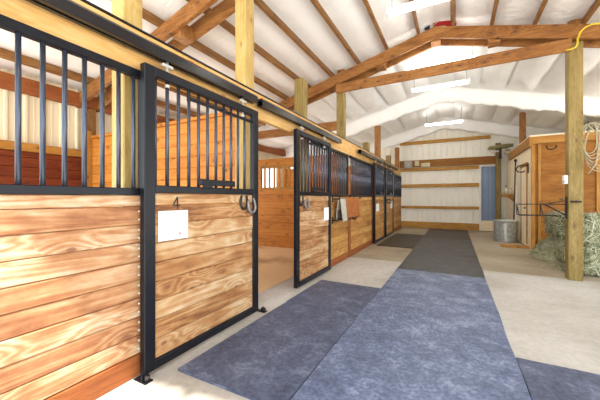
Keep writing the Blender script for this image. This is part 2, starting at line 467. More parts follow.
# ------------------------------------------------------------------ roof timber
NTH = ['first', 'second', 'third', 'fourth', 'fifth', 'sixth', 'seventh', 'eighth', 'ninth']
for x in PX:
    if x > 3.3: continue
    side = 'left' if x < XR else 'right'
    i = int(round((abs(x-XR)-.32)/.64))
    sl = .26*(1 if x < XR else -1)
    mb = MB(); mb.bar((x, YF, roof(x)+.07), (x, 6.76, roof(x)+.07), .055, .14, (-sl, 0, 1), .005)
    o = mb.build('roof_purlin', wood('purlin', 'Y'))
    tag(o, f'bare wooden roof purlin running down the barn, {NTH[i]} to the {side} of the ridge', 'purlin', 'roof purlins under the white insulation')

def rafter(yc, label, half=.15):
    t = thing('roof_rafter', label, 'rafter', (XR, yc, 0), 'double plank rafters')
    for yy in (yc-half, yc+half):
        for xe in (XL+.02, XO-.02):
            p = (XR, yy, roof(XR)-.125); q = (xe, yy, roof(xe)-.125)
            m2 = MB()
            m2.poly([(XR, yy-.028, roof(XR)-.005), (xe, yy-.028, roof(xe)-.005), (xe, yy-.028, roof(xe)-.235), (XR, yy-.028, roof(XR)-.235)], (0, .056, 0))
            m2.build('rafter_board', wood('rafter', 'X'), t)
    for xb in (XR, XR-1.1, XR-3.2, XR+1.0, XR-4.4):
        m2 = MB(); m2.box(xb-.09, xb+.09, yc-half+.03, yc+half-.03, roof(xb)-.28, roof(xb)-.07, .005); m2.build('spacer_block', wood('rafter', 'X'), t)
    return t
rafter(2.97, 'double plank rafter crossing above the nearest stall at top left')
rafter(6.58, 'long double plank rafter peaking over the aisle ahead of the draped white ceiling')
for xb, lab in ((-2.39, 'short wooden block poking up above the rafter over the left end of the tie beam'), (1.79, 'short dark wooden block poking up above the rafter over the right post')):
    mb = MB(); mb.box(xb-.085, xb+.085, 6.50, 6.66, roof(xb)-.06, roof(xb)+.12, .006)
    tag(mb.build('post_block', wood('rafter', 'Z')), lab, 'timber block')

mb = MB(); mb.box(-2.47, 1.72, 6.40, 6.46, 3.86, 4.07, .006)
tag(mb.build('tie_beam', wood('rafter', 'X')), 'straight plank tie beam spanning the aisle below the rafter', 'beam')
mb = MB(); mb.box(XL+.02, -2.49, 6.55, 6.63, 3.03, 3.24, .006)
tag(mb.build('strut_beam', wood('rafter', 'X')), 'level wooden beam over the stalls behind the open doorway', 'beam')

def post(x0, x1, y0, y1, zt, label, kind='post', group='square timber posts', z0=0.):
    m2 = MB(); m2.box(x0, x1, y0, y1, z0, zt, .008)
    return tag(m2.build('timber_post', wood(kind, 'Z')), label, 'post', group)
PBX0, PBX1 = -2.49, -2.31
post(-2.48, PBX1, 1.365, 1.525, 3.5, 'pale timber post rising behind the barred panel beside the near sliding door')
post(PBX0, PBX1, 2.885, 3.055, roof(-2.4)-.26, 'tall yellowish post reaching the rafter, left jamb of the open doorway')
post(PBX0, PBX1, 4.44, 4.61, 3.48, 'short timber post standing up behind the top of the second sliding door', 'oldpost')
post(PBX0, PBX1, 6.495, 6.665, 4.10, 'tall timber post carrying the left end of the tie beam', 'oldpost')
post(PBX0, PBX1, 8.70, 8.87, 3.08, 'short stub post beyond the tie beam, just above the stall header', 'oldpost')
post(PBX0, PBX1, 10.2, 10.37, 3.92, 'tall brown topped post among the far stalls, touching the draped ceiling', 'rafter')
post(PBX0, PBX1, 12.1, 12.27, 3.12, 'last short stub post above the far end of the stall header', 'oldpost')
post(PBX0, PBX1, 14.08, 14.25, 3.75, 'brown corner post where the stall row meets the back wall', 'rafter')
post(1.70, 1.89, 6.495, 6.675, roof(1.79)-.26, 'big weathered timber post at right in front of the hay', 'oldpost')
post(1.90, 2.06, 11.9, 12.06, roof(2)+.0, 'brown topped post standing on the roof of the tack room', 'rafter', z0=3.102)
post(1.46, 1.63, 14.12, 14.28, 3.62, 'timber post by the blue door at the back wall', 'oldpost')
post(-6.22, -6.05, 2.885, 3.055, roof(-6.1)-.27, 'dark corner post at the back of the nearest stall, seen through the bars', 'purlin')

# ------------------------------------------------------------------ stall fronts
mb = MB(); mb.box(FX-.09, FX-.02, -.3, 14.05, 2.41, 2.73, .006)
t = thing('header_beam', 'long pale wooden header beam running along the top of the whole stall row', 'beam', (FX-.08, 7, 2.37))
mb.build('header_board', wood('beam', 'Y'), t)
mb = MB(); mb.box(FX-.10, FX-.012, -.3, 14.05, 2.731, 2.745); mb.build('top_strip', STEEL, t)['label'] = 'thin black strip along the top edge'  # dark strip along the top edge of the header

def barsrow(t, y0, y1, x, z0, z1, r=.015, pitch=.1125, first=None):
    m2 = MB(); m2.tube([(x, 0, z0), (x, 0, z1)], r, 10)
    src = None; y = first if first is not None else y0 + pitch*.6
    ys = []
    while y < y1 - .03: ys.append(y); y += pitch
    for y in ys:
        if src is None:
            bm = m2.bm
            for v in bm.verts: v.co.y += y
            src = m2.build('bar', STEELBAR, t, (x, y, z0))
        else: inst(src, t, (x, y, z0))

def planks(m2, x0, x1, y0, y1, z0, z1, n, gap=.004, vary=.004, bev=.006):
    h = (z1-z0)/(n+.6)
    for i in range(n+1):
        d = random.uniform(-vary, vary)
        m2.box(x0, x1+d, y0, y1, z0+i*h+gap/2, min(z1, z0+(i+1)*h)-gap/2, bev)

def front_panel(y0, y1, label, kind, kick, first=None, screws=False):
    t = thing('stall_front_panel', label, 'stall panel', (FX-.04, (y0+y1)/2, 0), 'fixed barred stall front panels')
    x0, x1 = FX-.04, FX
    m2 = MB(); planks(m2, x0, x1, y0, y1, kick, 1.42, 8); m2.build('plank_panel', wood(kind, 'Y'), t)
    m2 = MB(); m2.box(x0, x1+.006, y0, y1, .0, kick-.004, .006); m2.build('kick_board', wood('kick', 'Y'), t)['label'] = 'reddish kick board at the foot'
    m2 = MB(); m2.box(x0-.005, x1+.012, y0, y1, 1.42, 1.475, .004); m2.build('bottom_rail', STEEL, t)
    m2 = MB(); m2.box(x0-.002, x1+.012, y0, y1, 2.345, 2.405, .004); m2.build('top_rail', STEEL, t)
    barsrow(t, y0, y1, (x0+x1)/2+.01, 1.47, 2.35, first=first)
    m2 = MB(); m2.box(x0-.002, x1+.012, y1-.035, y1, 1.475, 2.345, .004); m2.build('end_stile', STEEL, t)
    if screws:
        src = None
        h = (1.42-kick)/8.6
        for i in range(8):
            for dz in (.28, .72):
                w = (FX+.004, y1-.05, kick+(i+dz)*h)
                if src is None:
                    m2 = MB(); m2.lathe([(.0005, .006), (.006, .005), (.009, 0)], w, 10, 'X'); src = m2.build('screw', ZINC, t, w)
                else: inst(src, t, w)
    return t
front_panel(-.30, 1.47, 'nearest stall front panel, pale knotty planks below upright steel bars at left', 'front', .17, first=-.195, screws=True)
front_panel(4.62, 6.49, 'stall front panel between the second sliding door and the blanket rack', 'farw', .14)
front_panel(6.68, 8.69, 'stall front panel between the blankets and the third sliding door', 'farw', .14)
front_panel(12.28, 14.07, 'last stall front panel, next to the back wall', 'farw', .14)
# cover boards on the front of posts
for y, lab, zt in ((6.585, 'reddish vertical cover board below the hanging rust blanket', 1.42), (8.785, 'narrow vertical cover board left of the third sliding door', 2.37)):
    mb = MB(); mb.box(-2.305, FX+.012, y-.085, y+.085, 0, zt, .005)
    tag(mb.build('cover_board', wood('kick', 'Z')), lab, 'board', 'cover boards on stall posts')

def stall_door(y0, y1, label, kind, number=None, npl=8):
    xi, xo = FX+.04, FX+.10
    t = thing('stall_door', label, 'sliding door', ((xi+xo)/2, (y0+y1)/2, .03), 'black framed sliding stall doors')
    fw = .096
    m2 = MB()
    m2.box(xi, xo, y0, y0+fw, .03, 2.445, .006); m2.box(xi, xo, y1-fw, y1, .03, 2.445, .006)
    m2.box(xi+.001, xo-.001, y0+fw, y1-fw, 2.365, 2.445, .006)
    m2.box(xi+.001, xo+.004, y0+fw, y1-fw, 1.435, 1.50, .006)
    m2.box(xi+.001, xo-.001, y0+fw, y1-fw, .03, .105, .006)
    m2.build('frame', STEEL, t)
    m2 = MB(); planks(m2, xi+.008, xo-.018, y0+fw, y1-fw, .106, 1.434, npl); m2.build('plank_panel', wood(kind, 'Y'), t)
    barsrow(t, y0+fw, y1-fw, (xi+xo)/2, 1.49, 2.37, first=y0+.108)
    ym = (y0+y1)/2
    m2 = MB(); m2.box(xo-.004, xo+.028, ym-.20, ym+.28, 1.515, 1.575, .006); m2.box(xo+.004, xo+.034, ym-.16, ym-.05, 1.49, 1.525, .004); m2.build('latch', STEEL, t)
    m2 = MB(); m2.box(xi+.016, xo-.016, y0+.44, y1-fw, 2.285, 2.315, .004); m2.box(xi+.016, xo-.016, y0+.43, y0+.455, 2.27, 2.365, .004); m2.build('hatch_rail', STEEL, t)
    src = None
    for yh in (y0+.22, y1-.26):
        w = ((xi+xo)/2, yh, 2.36)
        if src is None:
            m2 = MB(); m2.tube([(w[0], yh, 2.33), (w[0], yh, 2.54)], .011, 8)
            m2.box(w[0]-.018, w[0]+.018, yh-.05, yh+.05, 2.485, 2.512, .004)
            m2.tube([(w[0], yh, 2.425), (w[0], yh, 2.452)], .022, 6)
            m2.tube([(w[0], yh, 2.32), (w[0], yh, 2.345)], .02, 6)
            src = m2.build('hanger', ZINC, t, w)
        else: inst(src, t, w)
    if number == '4':
        m2 = MB(); yc, zc = y0+.305, 1.357; xx = xo-.017
        def stroke(a, b, w_=.011): m2.bar((xx, yc+a[0], zc+a[1]), (xx, yc+b[0], zc+b[1]), .004, w_, (0, 0, 1) if abs(b[0]-a[0]) > .01 else (0, 1, 0), 0)
        stroke((.008, -.055), (.008, .05), .012); stroke((-.036, -.022), (.034, -.022)); stroke((-.034, -.018), (.008, .048), .010)
        m2.build('number', INK, t)['label'] = 'painted black digit 4'
    return t
stall_door(1.40, 2.865, 'nearest sliding stall door, black frame, numbered 4 above a big white sheet', 'doorw', '4')
stall_door(3.83, 5.20, 'sliding stall door pushed back beside the open doorway', 'doorw')
stall_door(8.66, 10.06, 'third sliding stall door, just beyond the hanging rust blanket', 'farw')
stall_door(10.24, 11.62, 'farthest sliding stall door, near the back wall', 'farw')

def track(y0, y1, label):
    t = thing('door_track', label, 'door track', (FX+.06, (y0+y1)/2, 2.53), 'black steel door tracks')
    m2 = MB(); xa, xb = FX+.028, FX+.115
    b0, b1 = 2.53, 2.625
    m2.poly([(xa, y0, b0), (xa, y0, b1-.02), (xa+.015, y0, b1), (xb-.015, y0, b1), (xb, y0, b1-.02), (xb, y0, b0), (xb-.03, y0, b0), (xb-.03, y0, b0+.01), (xb-.012, y0, b0+.01), (xb-.012, y0, b1-.025), (xa+.012, y0, b1-.025), (xa+.012, y0, b0+.01), (xa+.03, y0, b0+.01), (xa+.03, y0, b0)], (0, y1-y0, 0))
    m2.build('rail', TRACK, t)
    src = None
    n = max(2, int((y1-y0)/.8)); 
    for i in range(n):
        y = y0+.15+(y1-y0-.3)*i/(n-1); w = (FX+.01, y, 2.58)
        if src is None:
            m2 = MB(); m2.box(FX-.019, FX+.03, y-.02, y+.02, 2.55, 2.64, .004); src = m2.build('bracket', STEEL, t, w)
        else: inst(src, t, w)
track(-.2, 2.83, 'black door track over the nearest sliding door, running out of the top left')
track(2.93, 5.75, 'black door track over the open doorway and second sliding door')
track(7.2, 9.85, 'black door track over the third sliding door')
track(9.95, 12.6, 'farthest black door track, by the back wall')

# small floor guides that keep the doors in line
def guide(y, label):
    t = thing('door_guide', label, 'door guide', (FX+.05, y, 0), 'floor guides of the sliding doors')
    m2 = MB(); m2.box(FX+.02, FX+.165, y-.035, y+.035, 0, .01, .003); m2.box(FX+.105, FX+.117, y-.03, y+.03, .01, .055, .003); m2.build('base_plate', STEEL, t)
    m2 = MB(); m2.lathe([(.001, 0), (.019, .002), (.019, .036), (.001, .038)], (FX+.138, y, .011), 16); m2.build('roller', IRON, t)
guide(1.395, 'black roller guide on the concrete at the foot of the nearest door')
guide(2.93, 'black roller guide on the concrete by the open doorway')

# paper sheets on doors
def sheet(y0, y1, z0, z1, x, label, dot=False):
    t = thing('paper_sheet', label, 'sign', (x, (y0+y1)/2, z0), 'white sheets on the stall doors')
    m2 = MB(); m2.box(x-.001, x+.004, y0, y1, z0, z1); m2.build('sheet', PAPER, t)
    if dot:
        m2 = MB(); m2.lathe([(.0005, .0012), (.013, .001), (.014, 0)], (x+.0045, y0+.205, z0+.045), 14, 'X'); m2.build('mark', PINK, t)['label'] = 'small pink mark near the bottom'
        src = None
        for yy, zz in ((y0+.016, z0+.016), (y1-.016, z0+.016), (y0+.016, z1-.016), (y1-.016, z1-.016)):
            w = (x+.004, yy, zz)
            if src is None:
                m2 = MB(); m2.lathe([(.0005, .003), (.005, .002), (.006, 0)], w, 8, 'X'); src = m2.build('tack', GALV, t, w)
            else: inst(src, t, w)
DX = FX+.089
sheet(1.525, 1.815, 1.045, 1.29, DX, 'big white sheet tacked to the nearest sliding door', True)
sheet(4.88, 5.10, .98, 1.22, DX, 'small white sheet on the second sliding door, left of the blankets')
sheet(8.86, 9.22, .98, 1.22, DX, 'pale sheet on the third sliding door')
sheet(11.05, 11.42, 1.0, 1.28, DX, 'pale sheet on the farthest sliding door')

# horseshoes
def shoe_pts(y, z, x, w=.058, h=.095, ang=0., up=True):
    pts = []
    for i in range(15):
        a = PI + PI*i/14
        pts.append((w*math.cos(a), w*math.sin(a)))
    pts = [(-w*.72, h*.95), (-w*.95, h*.5)] + pts + [(w*.95, h*.5), (w*.72, h*.95)]
    sg = 1 if up else -1
    ca, sa = math.cos(ang), math.sin(ang)
    return [(x, y + ca*p - sa*q*sg, z + sa*p + ca*q*sg) for p, q in pts]
def horseshoe(y, z, x, mat, label, ang=0., up=True, w=.058, h=.095, axis='Y', r=.015):
    m2 = MB(); pts = shoe_pts(y, z, x, w, h, ang, up)
    if axis == 'X': pts = [(p[1]-y+x, p[0]-x+y, p[2]) for p in pts]
    rr = [r*.7] + [r]*(len(pts)-2) + [r*.7]
    m2.tube(pts, rr, 8)
    return tag(m2.build('horseshoe', mat), label, 'horseshoe', 'horseshoes fixed to the woodwork')
xd = FX+.092
horseshoe(2.60, 1.335, xd, IRON, 'dark horseshoe fixed open side up on the nearest door', r=.016)
horseshoe(2.715, 1.29, xd+.024, IRONGREY, 'grey horseshoe hooked through the dark one on the nearest door', .25, True, .062, .10, r=.015)
horseshoe(3.985, 1.345, xd, IRON, 'dark horseshoe on the second door beside the open doorway')
horseshoe(4.14, 1.29, xd+.024, IRONGREY, 'grey horseshoe hooked on the second door beside the open doorway', .25, True, .062, .10)
mb = MB(); y = 10.42
mb.box(xd-.004, xd+.012, y-.05, y+.05, 1.20, 1.36, .004); mb.tube([(xd+.01, y, 1.33), (xd+.10, y, 1.34), (xd+.13, y+.05, 1.30), (xd+.12, y+.1, 1.22), (xd+.02, y+.12, 1.21)], .016, 8)
tag(mb.build('tack_hook', IRON), 'dark iron tack hook on the farthest sliding door', 'hook')

# ------------------------------------------------------------------ stall interiors
def hwall(name, x0, x1, yc, z1, n, label, kind, cat, window=None, group=None):
    t = thing(name, label, cat, ((x0+x1)/2, yc, 0), group)
    m2 = MB()
    if window is None: planks_x(m2, x0, x1, yc-.02, yc+.02, 0, z1, n)
    else:
        wx0, wx1, wz0, wz1 = window
        m2_ = planks_x(m2, x0, x1, yc-.02, yc+.02, 0, wz0, max(1, int(n*wz0/z1)))
        planks_x(m2, x0, wx0, yc-.02, yc+.02, wz0, wz1, max(1, int(n*(wz1-wz0)/z1)))
        planks_x(m2, wx1, x1, yc-.02, yc+.02, wz0, wz1, max(1, int(n*(wz1-wz0)/z1)))
        planks_x(m2, x0, x1, yc-.02, yc+.02, wz1, z1, 1)
    m2.build('plank_panel', wood(kind, 'X'), t)
    m2 = MB(); m2.box(x0, x1, yc-.045, yc+.045, z1, z1+.05, .005); m2.build('cap_board', wood(kind, 'X'), t)
    if window:
        m2 = MB()
        m2.box(wx0-.06, wx1+.06, yc-.04, yc+.04, wz0-.06, wz0, .005); m2.box(wx0-.06, wx1+.06, yc-.04, yc+.04, wz1, wz1+.08, .005)
        m2.box(wx0-.06, wx0, yc-.04, yc+.04, wz0, wz1, .005); m2.box(wx1, wx1+.06, yc-.04, yc+.04, wz0, wz1, .005)
        m2.build('window_frame', wood('plytrim', 'X'), t)
        src = None; x = wx0+.1
        while x < wx1-.05:
            w = (x, yc, wz0)
            if src is None:
                m2 = MB(); m2.box(x-.03, x+.03, yc-.018, yc+.018, wz0, wz1, .004); src = m2.build('slat', wood('orange', 'Z'), t, w)
            else: inst(src, t, w)
            x += .155
    return t
def planks_x(m2, x0, x1, y0, y1, z0, z1, n):
    h = (z1-z0)/n
    for i in range(n): m2.box(x0, x1, y0-random.uniform(0, .004), y1, z0+i*h, z0+(i+1)*h-.0004, .011)
hwall('stall_partition', -6.03, -2.50, 2.97, 2.50, 15, 'orange plank partition seen through the bars of the nearest door', 'orange', 'partition', None, 'plank stall partitions')
hwall('stall_partition', -6.20, -2.50, 6.59, 2.40, 14, 'orange plank partition with a slatted window, seen through the open doorway', 'orange', 'partition', (-4.72, -3.62, 1.68, 2.20), 'plank stall partitions')
hwall('stall_partition', -6.20, -2.50, 10.28, 2.52, 14, 'plank partition deep behind the bars of the far stalls', 'orange', 'partition', None, 'plank stall partitions')
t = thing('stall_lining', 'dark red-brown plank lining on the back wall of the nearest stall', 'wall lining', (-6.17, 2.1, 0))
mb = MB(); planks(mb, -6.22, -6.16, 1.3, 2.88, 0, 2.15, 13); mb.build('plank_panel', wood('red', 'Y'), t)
mb = MB(); mb.box(-6.23, -6.13, 1.3, 2.88, 2.155, 2.29, .006); mb.build('cap_rail', wood('plytrim', 'Y'), t)['label'] = 'bright orange-yellow cap rail'
mb = MB(); mb.box(-6.03, -5.97, 2.83, 2.945, 0, 2.64, .005)
tag(mb.build('corner_batten', wood('plytrim', 'Z')), 'light orange upright batten in the back corner of the nearest stall', 'batten')
# bedding on the stall floor behind the open doorway
def bed(x, y):
    e = min(1, max(0, (y-4.2)/1.2)); d = min(1., min(x+6.15, -2.52-x)/.3)
    return Vector((x, y, .006 + max(0, d)*(.05*e + .025*noise.noise(Vector((x*1.7, y*1.7, 0))) + .012*noise.noise(Vector((x*6, y*6, 2))) + .02)))
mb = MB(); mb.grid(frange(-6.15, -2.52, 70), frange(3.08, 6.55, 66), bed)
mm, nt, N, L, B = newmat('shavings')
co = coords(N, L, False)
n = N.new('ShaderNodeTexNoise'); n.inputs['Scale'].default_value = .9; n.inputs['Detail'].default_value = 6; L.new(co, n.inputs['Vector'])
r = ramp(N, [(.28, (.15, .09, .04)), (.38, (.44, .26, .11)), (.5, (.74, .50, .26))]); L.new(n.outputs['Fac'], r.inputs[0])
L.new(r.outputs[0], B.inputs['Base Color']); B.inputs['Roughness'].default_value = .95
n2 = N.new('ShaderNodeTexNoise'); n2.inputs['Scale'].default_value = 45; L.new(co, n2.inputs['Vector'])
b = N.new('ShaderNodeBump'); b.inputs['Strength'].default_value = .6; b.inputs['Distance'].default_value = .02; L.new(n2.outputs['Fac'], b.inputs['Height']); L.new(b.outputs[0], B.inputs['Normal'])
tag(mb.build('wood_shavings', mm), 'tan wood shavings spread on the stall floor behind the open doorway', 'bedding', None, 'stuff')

# ------------------------------------------------------------------ rubber mats
def rmat(x0, x1, y0, y1, label, mat, th=.02):
    m2 = MB(); nx, ny = 14, max(8, int((y1-y0)/.12)); e = .004
    def fz(x, y):
        wob = .008*noise.noise(Vector((x*2, y*2, x0)))
        ed = 1 if (x in (xs[0], xs[-1]) or y in (ys[0], ys[-1])) else 0
        jx = .012*noise.noise(Vector((y*1.3, x0, 0))) if x in (xs[0], xs[-1]) else 0
        jy = .016*noise.noise(Vector((x*1.6, y0, 3))) if y in (ys[0], ys[-1]) else 0
        return Vector((x+jx, y+jy, th + (0 if ed else .002) + wob*.25))
    xs = frange(x0+e, x1-e, nx); ys = frange(y0+e, y1-e, ny)
    m2.grid(xs, ys, fz)
    bm = m2.bm
    be = [ed for ed in bm.edges if ed.is_boundary]
    for ed in be: ed.smooth = False
    g = bmesh.ops.extrude_edge_only(bm, edges=be)
    for v in [q for q in g['geom'] if isinstance(q, bmesh.types.BMVert)]: v.co.z = .0005
    return tag(m2.build('rubber_mat', mat), label, 'mat', 'rubber mats on the aisle floor')
MX0, MX1 = -1.0, .465
rmat(MX0, MX1, .3, 4.15, 'big nearest blue-grey rubber mat in the middle of the aisle', RUBBER)
rmat(MX0, MX1, 4.15, 5.9, 'second rubber mat along the middle of the aisle', RUBBER)
rmat(MX0, MX1, 5.9, 7.85, 'third rubber mat along the middle of the aisle, dustier grey', RUBBERD)
rmat(MX0, MX1, 7.85, 10.9, 'fourth rubber mat along the middle of the aisle', RUBBERD)
rmat(MX0, MX1, 10.9, 14.25, 'dark rubber mat at the far end of the aisle by the back wall', DIRT)
rmat(-1.98, MX0, 1.6, 3.33, 'blue-grey rubber mat in front of the nearest stall door', RUBBERK)
rmat(-1.99, MX0, 3.33, 4.48, 'blue-grey rubber mat in front of the open doorway', RUBBERK)
rmat(-2.02, MX0, 8.5, 11.7, 'dark brownish rubber mat in front of the far stall doors', DIRT)
rmat(MX1, 2.2, .9, 3.1, 'blue-grey rubber mat at the bottom right edge of the aisle', RUBBERK)

# ------------------------------------------------------------------ blankets on the rack
t = thing('blanket_rack', 'dark iron two-bar blanket rack on the stall front', 'rack', (FX, 6.35, .9))
for z, xo_ in ((1.375, .13), (.94, .09)):
    m2 = MB(); m2.tube([(FX+xo_, 5.48, z), (FX+xo_, 6.95, z)], .014, 8); m2.build('rod', IRON, t)
    for y in (5.50, 6.92):
        m2 = MB(); m2.box(FX+.002, FX+.014, y-.03, y+.03, z-.07, z+.07, .003)
        m2.tube([(FX+.01, y, z), (FX+xo_, y, z), (FX+xo_+.03, y, z+.012), (FX+xo_+.035, y, z+.05)], .014, 8); m2.build('bracket', IRON, t)
m2 = MB(); m2.tube([(FX+.09, 6.5, .94), (FX+.15, 6.5, .90), (FX+.19, 6.5, .92), (FX+.19, 6.5, .98)], .014, 8); m2.build('curl_hook', IRON, t)
def drape(y0, y1, zb, spread, thick, seed, zr=1.375, xc=FX+.13):
    """cloth hung over the rod: inverted U, with thickness and soft folds"""
    m2 = MB(); bm = m2.bm; n = 18; prof = []
    for i in range(13): prof.append((-1, zb + (zr-zb)*i/13))
    for i in range(9):
        a = PI - PI*i/8; prof.append((math.cos(a), zr + .028*math.sin(a)))
    for i in range(13): prof.append((1, zr - (zr-zb+.02)*(i+1)/13))
    V = []
    for j in range(n+1):
        y = y0+(y1-y0)*j/n; row = []
        for (s_, z) in prof:
            k = max(0, min(1, (zr-z)/(zr-zb)))
            w = .022 + spread*k**.7
            fold = .014*k*math.sin(9*y+seed+ (2 if s_ > 0 else 0)) + .012*k*noise.noise(Vector((y*5, z*4, seed)))
            dz = .02*k*noise.noise(Vector((y*3, s_, seed)))
            row.append(bm.verts.new((xc + s_*w + fold, y, z+dz)))
        V.append(row)
    for j in range(n):
        for i in range(len(prof)-1):
            f = bm.faces.new((V[j][i], V[j+1][i], V[j+1][i+1], V[j][i+1])); f.smooth = True
    bmesh.ops.recalc_face_normals(bm, faces=bm.faces)
    bmesh.ops.solidify(bm, geom=list(bm.faces), thickness=thick)
    return m2
t = thing('saddle_blanket', 'pale woolly blanket folded over the rack, at the near end', 'blanket', (FX+.13, 5.78, .93), 'blankets on the rack')
drape(5.56, 5.86, .93, .062, .016, 1.).build('cloth', TOWEL, t)
drape(5.562, 5.858, .945, .045, .006, 1.).build('lining', TOWELIN, t)['label'] = 'dark grey lining'
m2 = drape(5.89, 6.80, .985, .045, .02, 4.)
tag(m2.build('saddle_blanket', RUST), 'rust orange blanket hanging over the rack', 'blanket', 'blankets on the rack')

# ------------------------------------------------------------------ fluorescent lights
def light(x0, x1, y, z, label, anchor):
    t = thing('fluorescent_light', label, 'light', ((x0+x1)/2, y, z), 'hanging fluorescent tube lights')
    m2 = MB(); m2.box(x0, x1, y-.035, y+.035, z+.03, z+.075, .006); m2.build('housing', WHITE, t)
    for dy in (-.045, .045):
        m2 = MB(); m2.tube([(x0+.03, y+dy, z+.02), (x1-.03, y+dy, z+.02)], .022, 12); m2.build('tube', TUBE, t)
    for x in (x0, x1):
        m2 = MB(); m2.box(x-.012, x+.012, y-.055, y+.055, z-.01, z+.08, .004); m2.build('end_cap', WHITE, t)
    for x in (x0+.06, x1-.06):
        m2 = MB(); zt = anchor(x); m2.tube([(x, y, z+.07), (x-.005, y+.01, (z+zt)/2), (x, y, zt)], .007, 6); m2.build('chain', CHAIN, t)
light(-.87, .45, 4.36, 4.08, 'nearest fluorescent light, hanging at the top edge of the view', lambda x: roof(x)+.12)
light(-1.0, .38, 6.86, 4.22, 'fluorescent light glowing just above the straight tie beam', lambda x: roof(x)-.02)
light(-.97, .30, 7.86, 4.1, 'fluorescent light hanging behind the straight tie beam', lambda x: roof(x)-.02)
light(-1.0, .26, 11.85, 4.1, 'farthest fluorescent light, small, beyond the draped rafter', lambda x: roof(x)-.02)

# ------------------------------------------------------------------ tack room
t = thing('tack_room', 'orange plywood tack room standing behind the hay at right', 'room', (3.6, 10.0, 0))
m2 = MB(); m2.box(1.90, 5.45, 10.02, 10.06, 0, 2.86, .003); m2.build('front_panel', wood('ply', 'X'), t)
for x0, x1 in ((1.84, 1.925), (1.99, 2.05), (3.15, 3.22)):
    m2 = MB(); m2.box(x0, x1, 9.985, 10.019, 0, 2.86, .005); m2.build('batten', wood('plytrim', 'Z'), t)
m2 = MB(); m2.box(1.80, 5.5, 9.94, 10.018, 2.862, 3.06, .008); m2.build('front_trim', wood('plytrim', 'X'), t)
m2 = MB(); m2.box(1.78, 1.836, 9.94, 13.3, 2.80, 3.06, .008); m2.build('side_trim', wood('plytrim', 'Y'), t)
m2 = MB(); m2.box(1.84, 1.89, 10.02, 14.25, 0, 2.80, .004); m2.build('side_wall', CREAM, t)['label'] = 'cream painted side wall'
m2 = MB(); m2.box(1.80, 5.45, 9.96, 13.6, 3.065, 3.10, .004); m2.build('roof_board', CREAM, t)
m2 = MB(); m2.box(1.815, 1.839, 10.42, 10.50, .06, 2.32, .004); m2.box(1.815, 1.839, 11.22, 11.30, .06, 2.32, .004); m2.box(1.80, 1.839, 10.40, 11.32, 2.32, 2.42, .004); m2.build('door_frame', wood('plytrim', 'Z'), t)
d = MB(); d.box(1.822, 1.838, 10.502, 11.218, .07, 2.315, .003); d = d.build('door', CREAM, t)
m2 = MB(); m2.lathe([(.001, -.05), (.02, -.045), (.026, -.03), (.015, -.012), (.015, 0)], (1.822, 10.57, 1.1), 14, 'X'); m2.build('door_knob', IRON, d)
m2 = MB(); m2.box(1.79, 1.838, 11.95, 12.1, .02, 2.70, .004); m2.build('white_board', WHITE, t)['label'] = 'white upright board'
mb = MB(); mb.box(1.16, 1.80, 9.92, 10.20, 0, .055, .006)
tag(mb.build('step_plank', wood('plytrim', 'X')), 'low wooden step plank in front of the metal bin', 'plank')

pts = [(2.28+.10*math.cos(a), 10.008, 2.765+.07*math.sin(a)) for a in [PI+PI*i/12 for i in range(13)]]
pts = [(2.18, 10.008, 2.80)] + pts + [(2.375, 10.008, 2.785)]
mb = MB(); mb.tube(pts, .014, 8)
tag(mb.build('horseshoe', IRON), 'dark horseshoe high on the orange plywood wall', 'horseshoe', 'horseshoes fixed to the woodwork')
# bridle bracket on the tack room side wall
t = thing('bridle_bracket', 'dark iron bridle bracket on the cream side of the tack room', 'bracket', (1.84, 10.34, 2.2))
m2 = MB(); m2.box(1.822, 1.839, 10.28, 10.38, 2.10, 2.38, .004); m2.build('plate', IRON, t)
m2 = MB(); m2.tube([(1.82, 10.33, 2.32), (1.72, 10.33, 2.34), (1.60, 10.33, 2.30), (1.55, 10.33, 2.22), (1.60, 10.33, 2.14), (1.70, 10.33, 2.13), (1.76, 10.33, 2.17)], .018, 8); m2.build('hook', IRON, t)

# metal bin
t = thing('metal_bin', 'ribbed galvanised metal bin standing by the tack room', 'bin', (1.43, 11.32, 0))
m2 = MB(); bm = m2.bm; n = 72; prof = [(.29, .0), (.295, .02), (.298, .06), (.30, .10), (.318, .58), (.322, .64), (.33, .66), (.33, .685), (.318, .685), (.31, .64), (.265, .03)]
rings = []
for k, (r, z) in enumerate(prof):
    ring = []
    for j in range(n):
        a = 2*PI*j/n; rr = r + (.007*math.cos(a*24) if 3 <= k <= 4 else 0)
        ring.append(bm.verts.new((1.43+rr*math.cos(a), 11.32+rr*math.sin(a), z)))
    rings.append(ring)
for i in range(len(rings)-1):
    for j in range(n):
        f = bm.faces.new((rings[i][j], rings[i][(j+1) % n], rings[i+1][(j+1) % n], rings[i+1][j])); f.smooth = True
bm.faces.new(rings[-1]); bm.faces.new(rings[0][::-1])
m2.build('body', GALV, t)
for a in (-2.2, .95):
    cx, cy = 1.43+.325*math.cos(a), 11.32+.325*math.sin(a); tx, ty = -math.sin(a), math.cos(a)
    m2 = MB(); m2.tube([(cx+tx*s_, cy+ty*s_, z) for s_, z in ((-.07, .56), (-.07, .50), (-.05, .475), (.05, .475), (.07, .50), (.07, .56))], .008, 6); m2.build('handle', GALV, t)

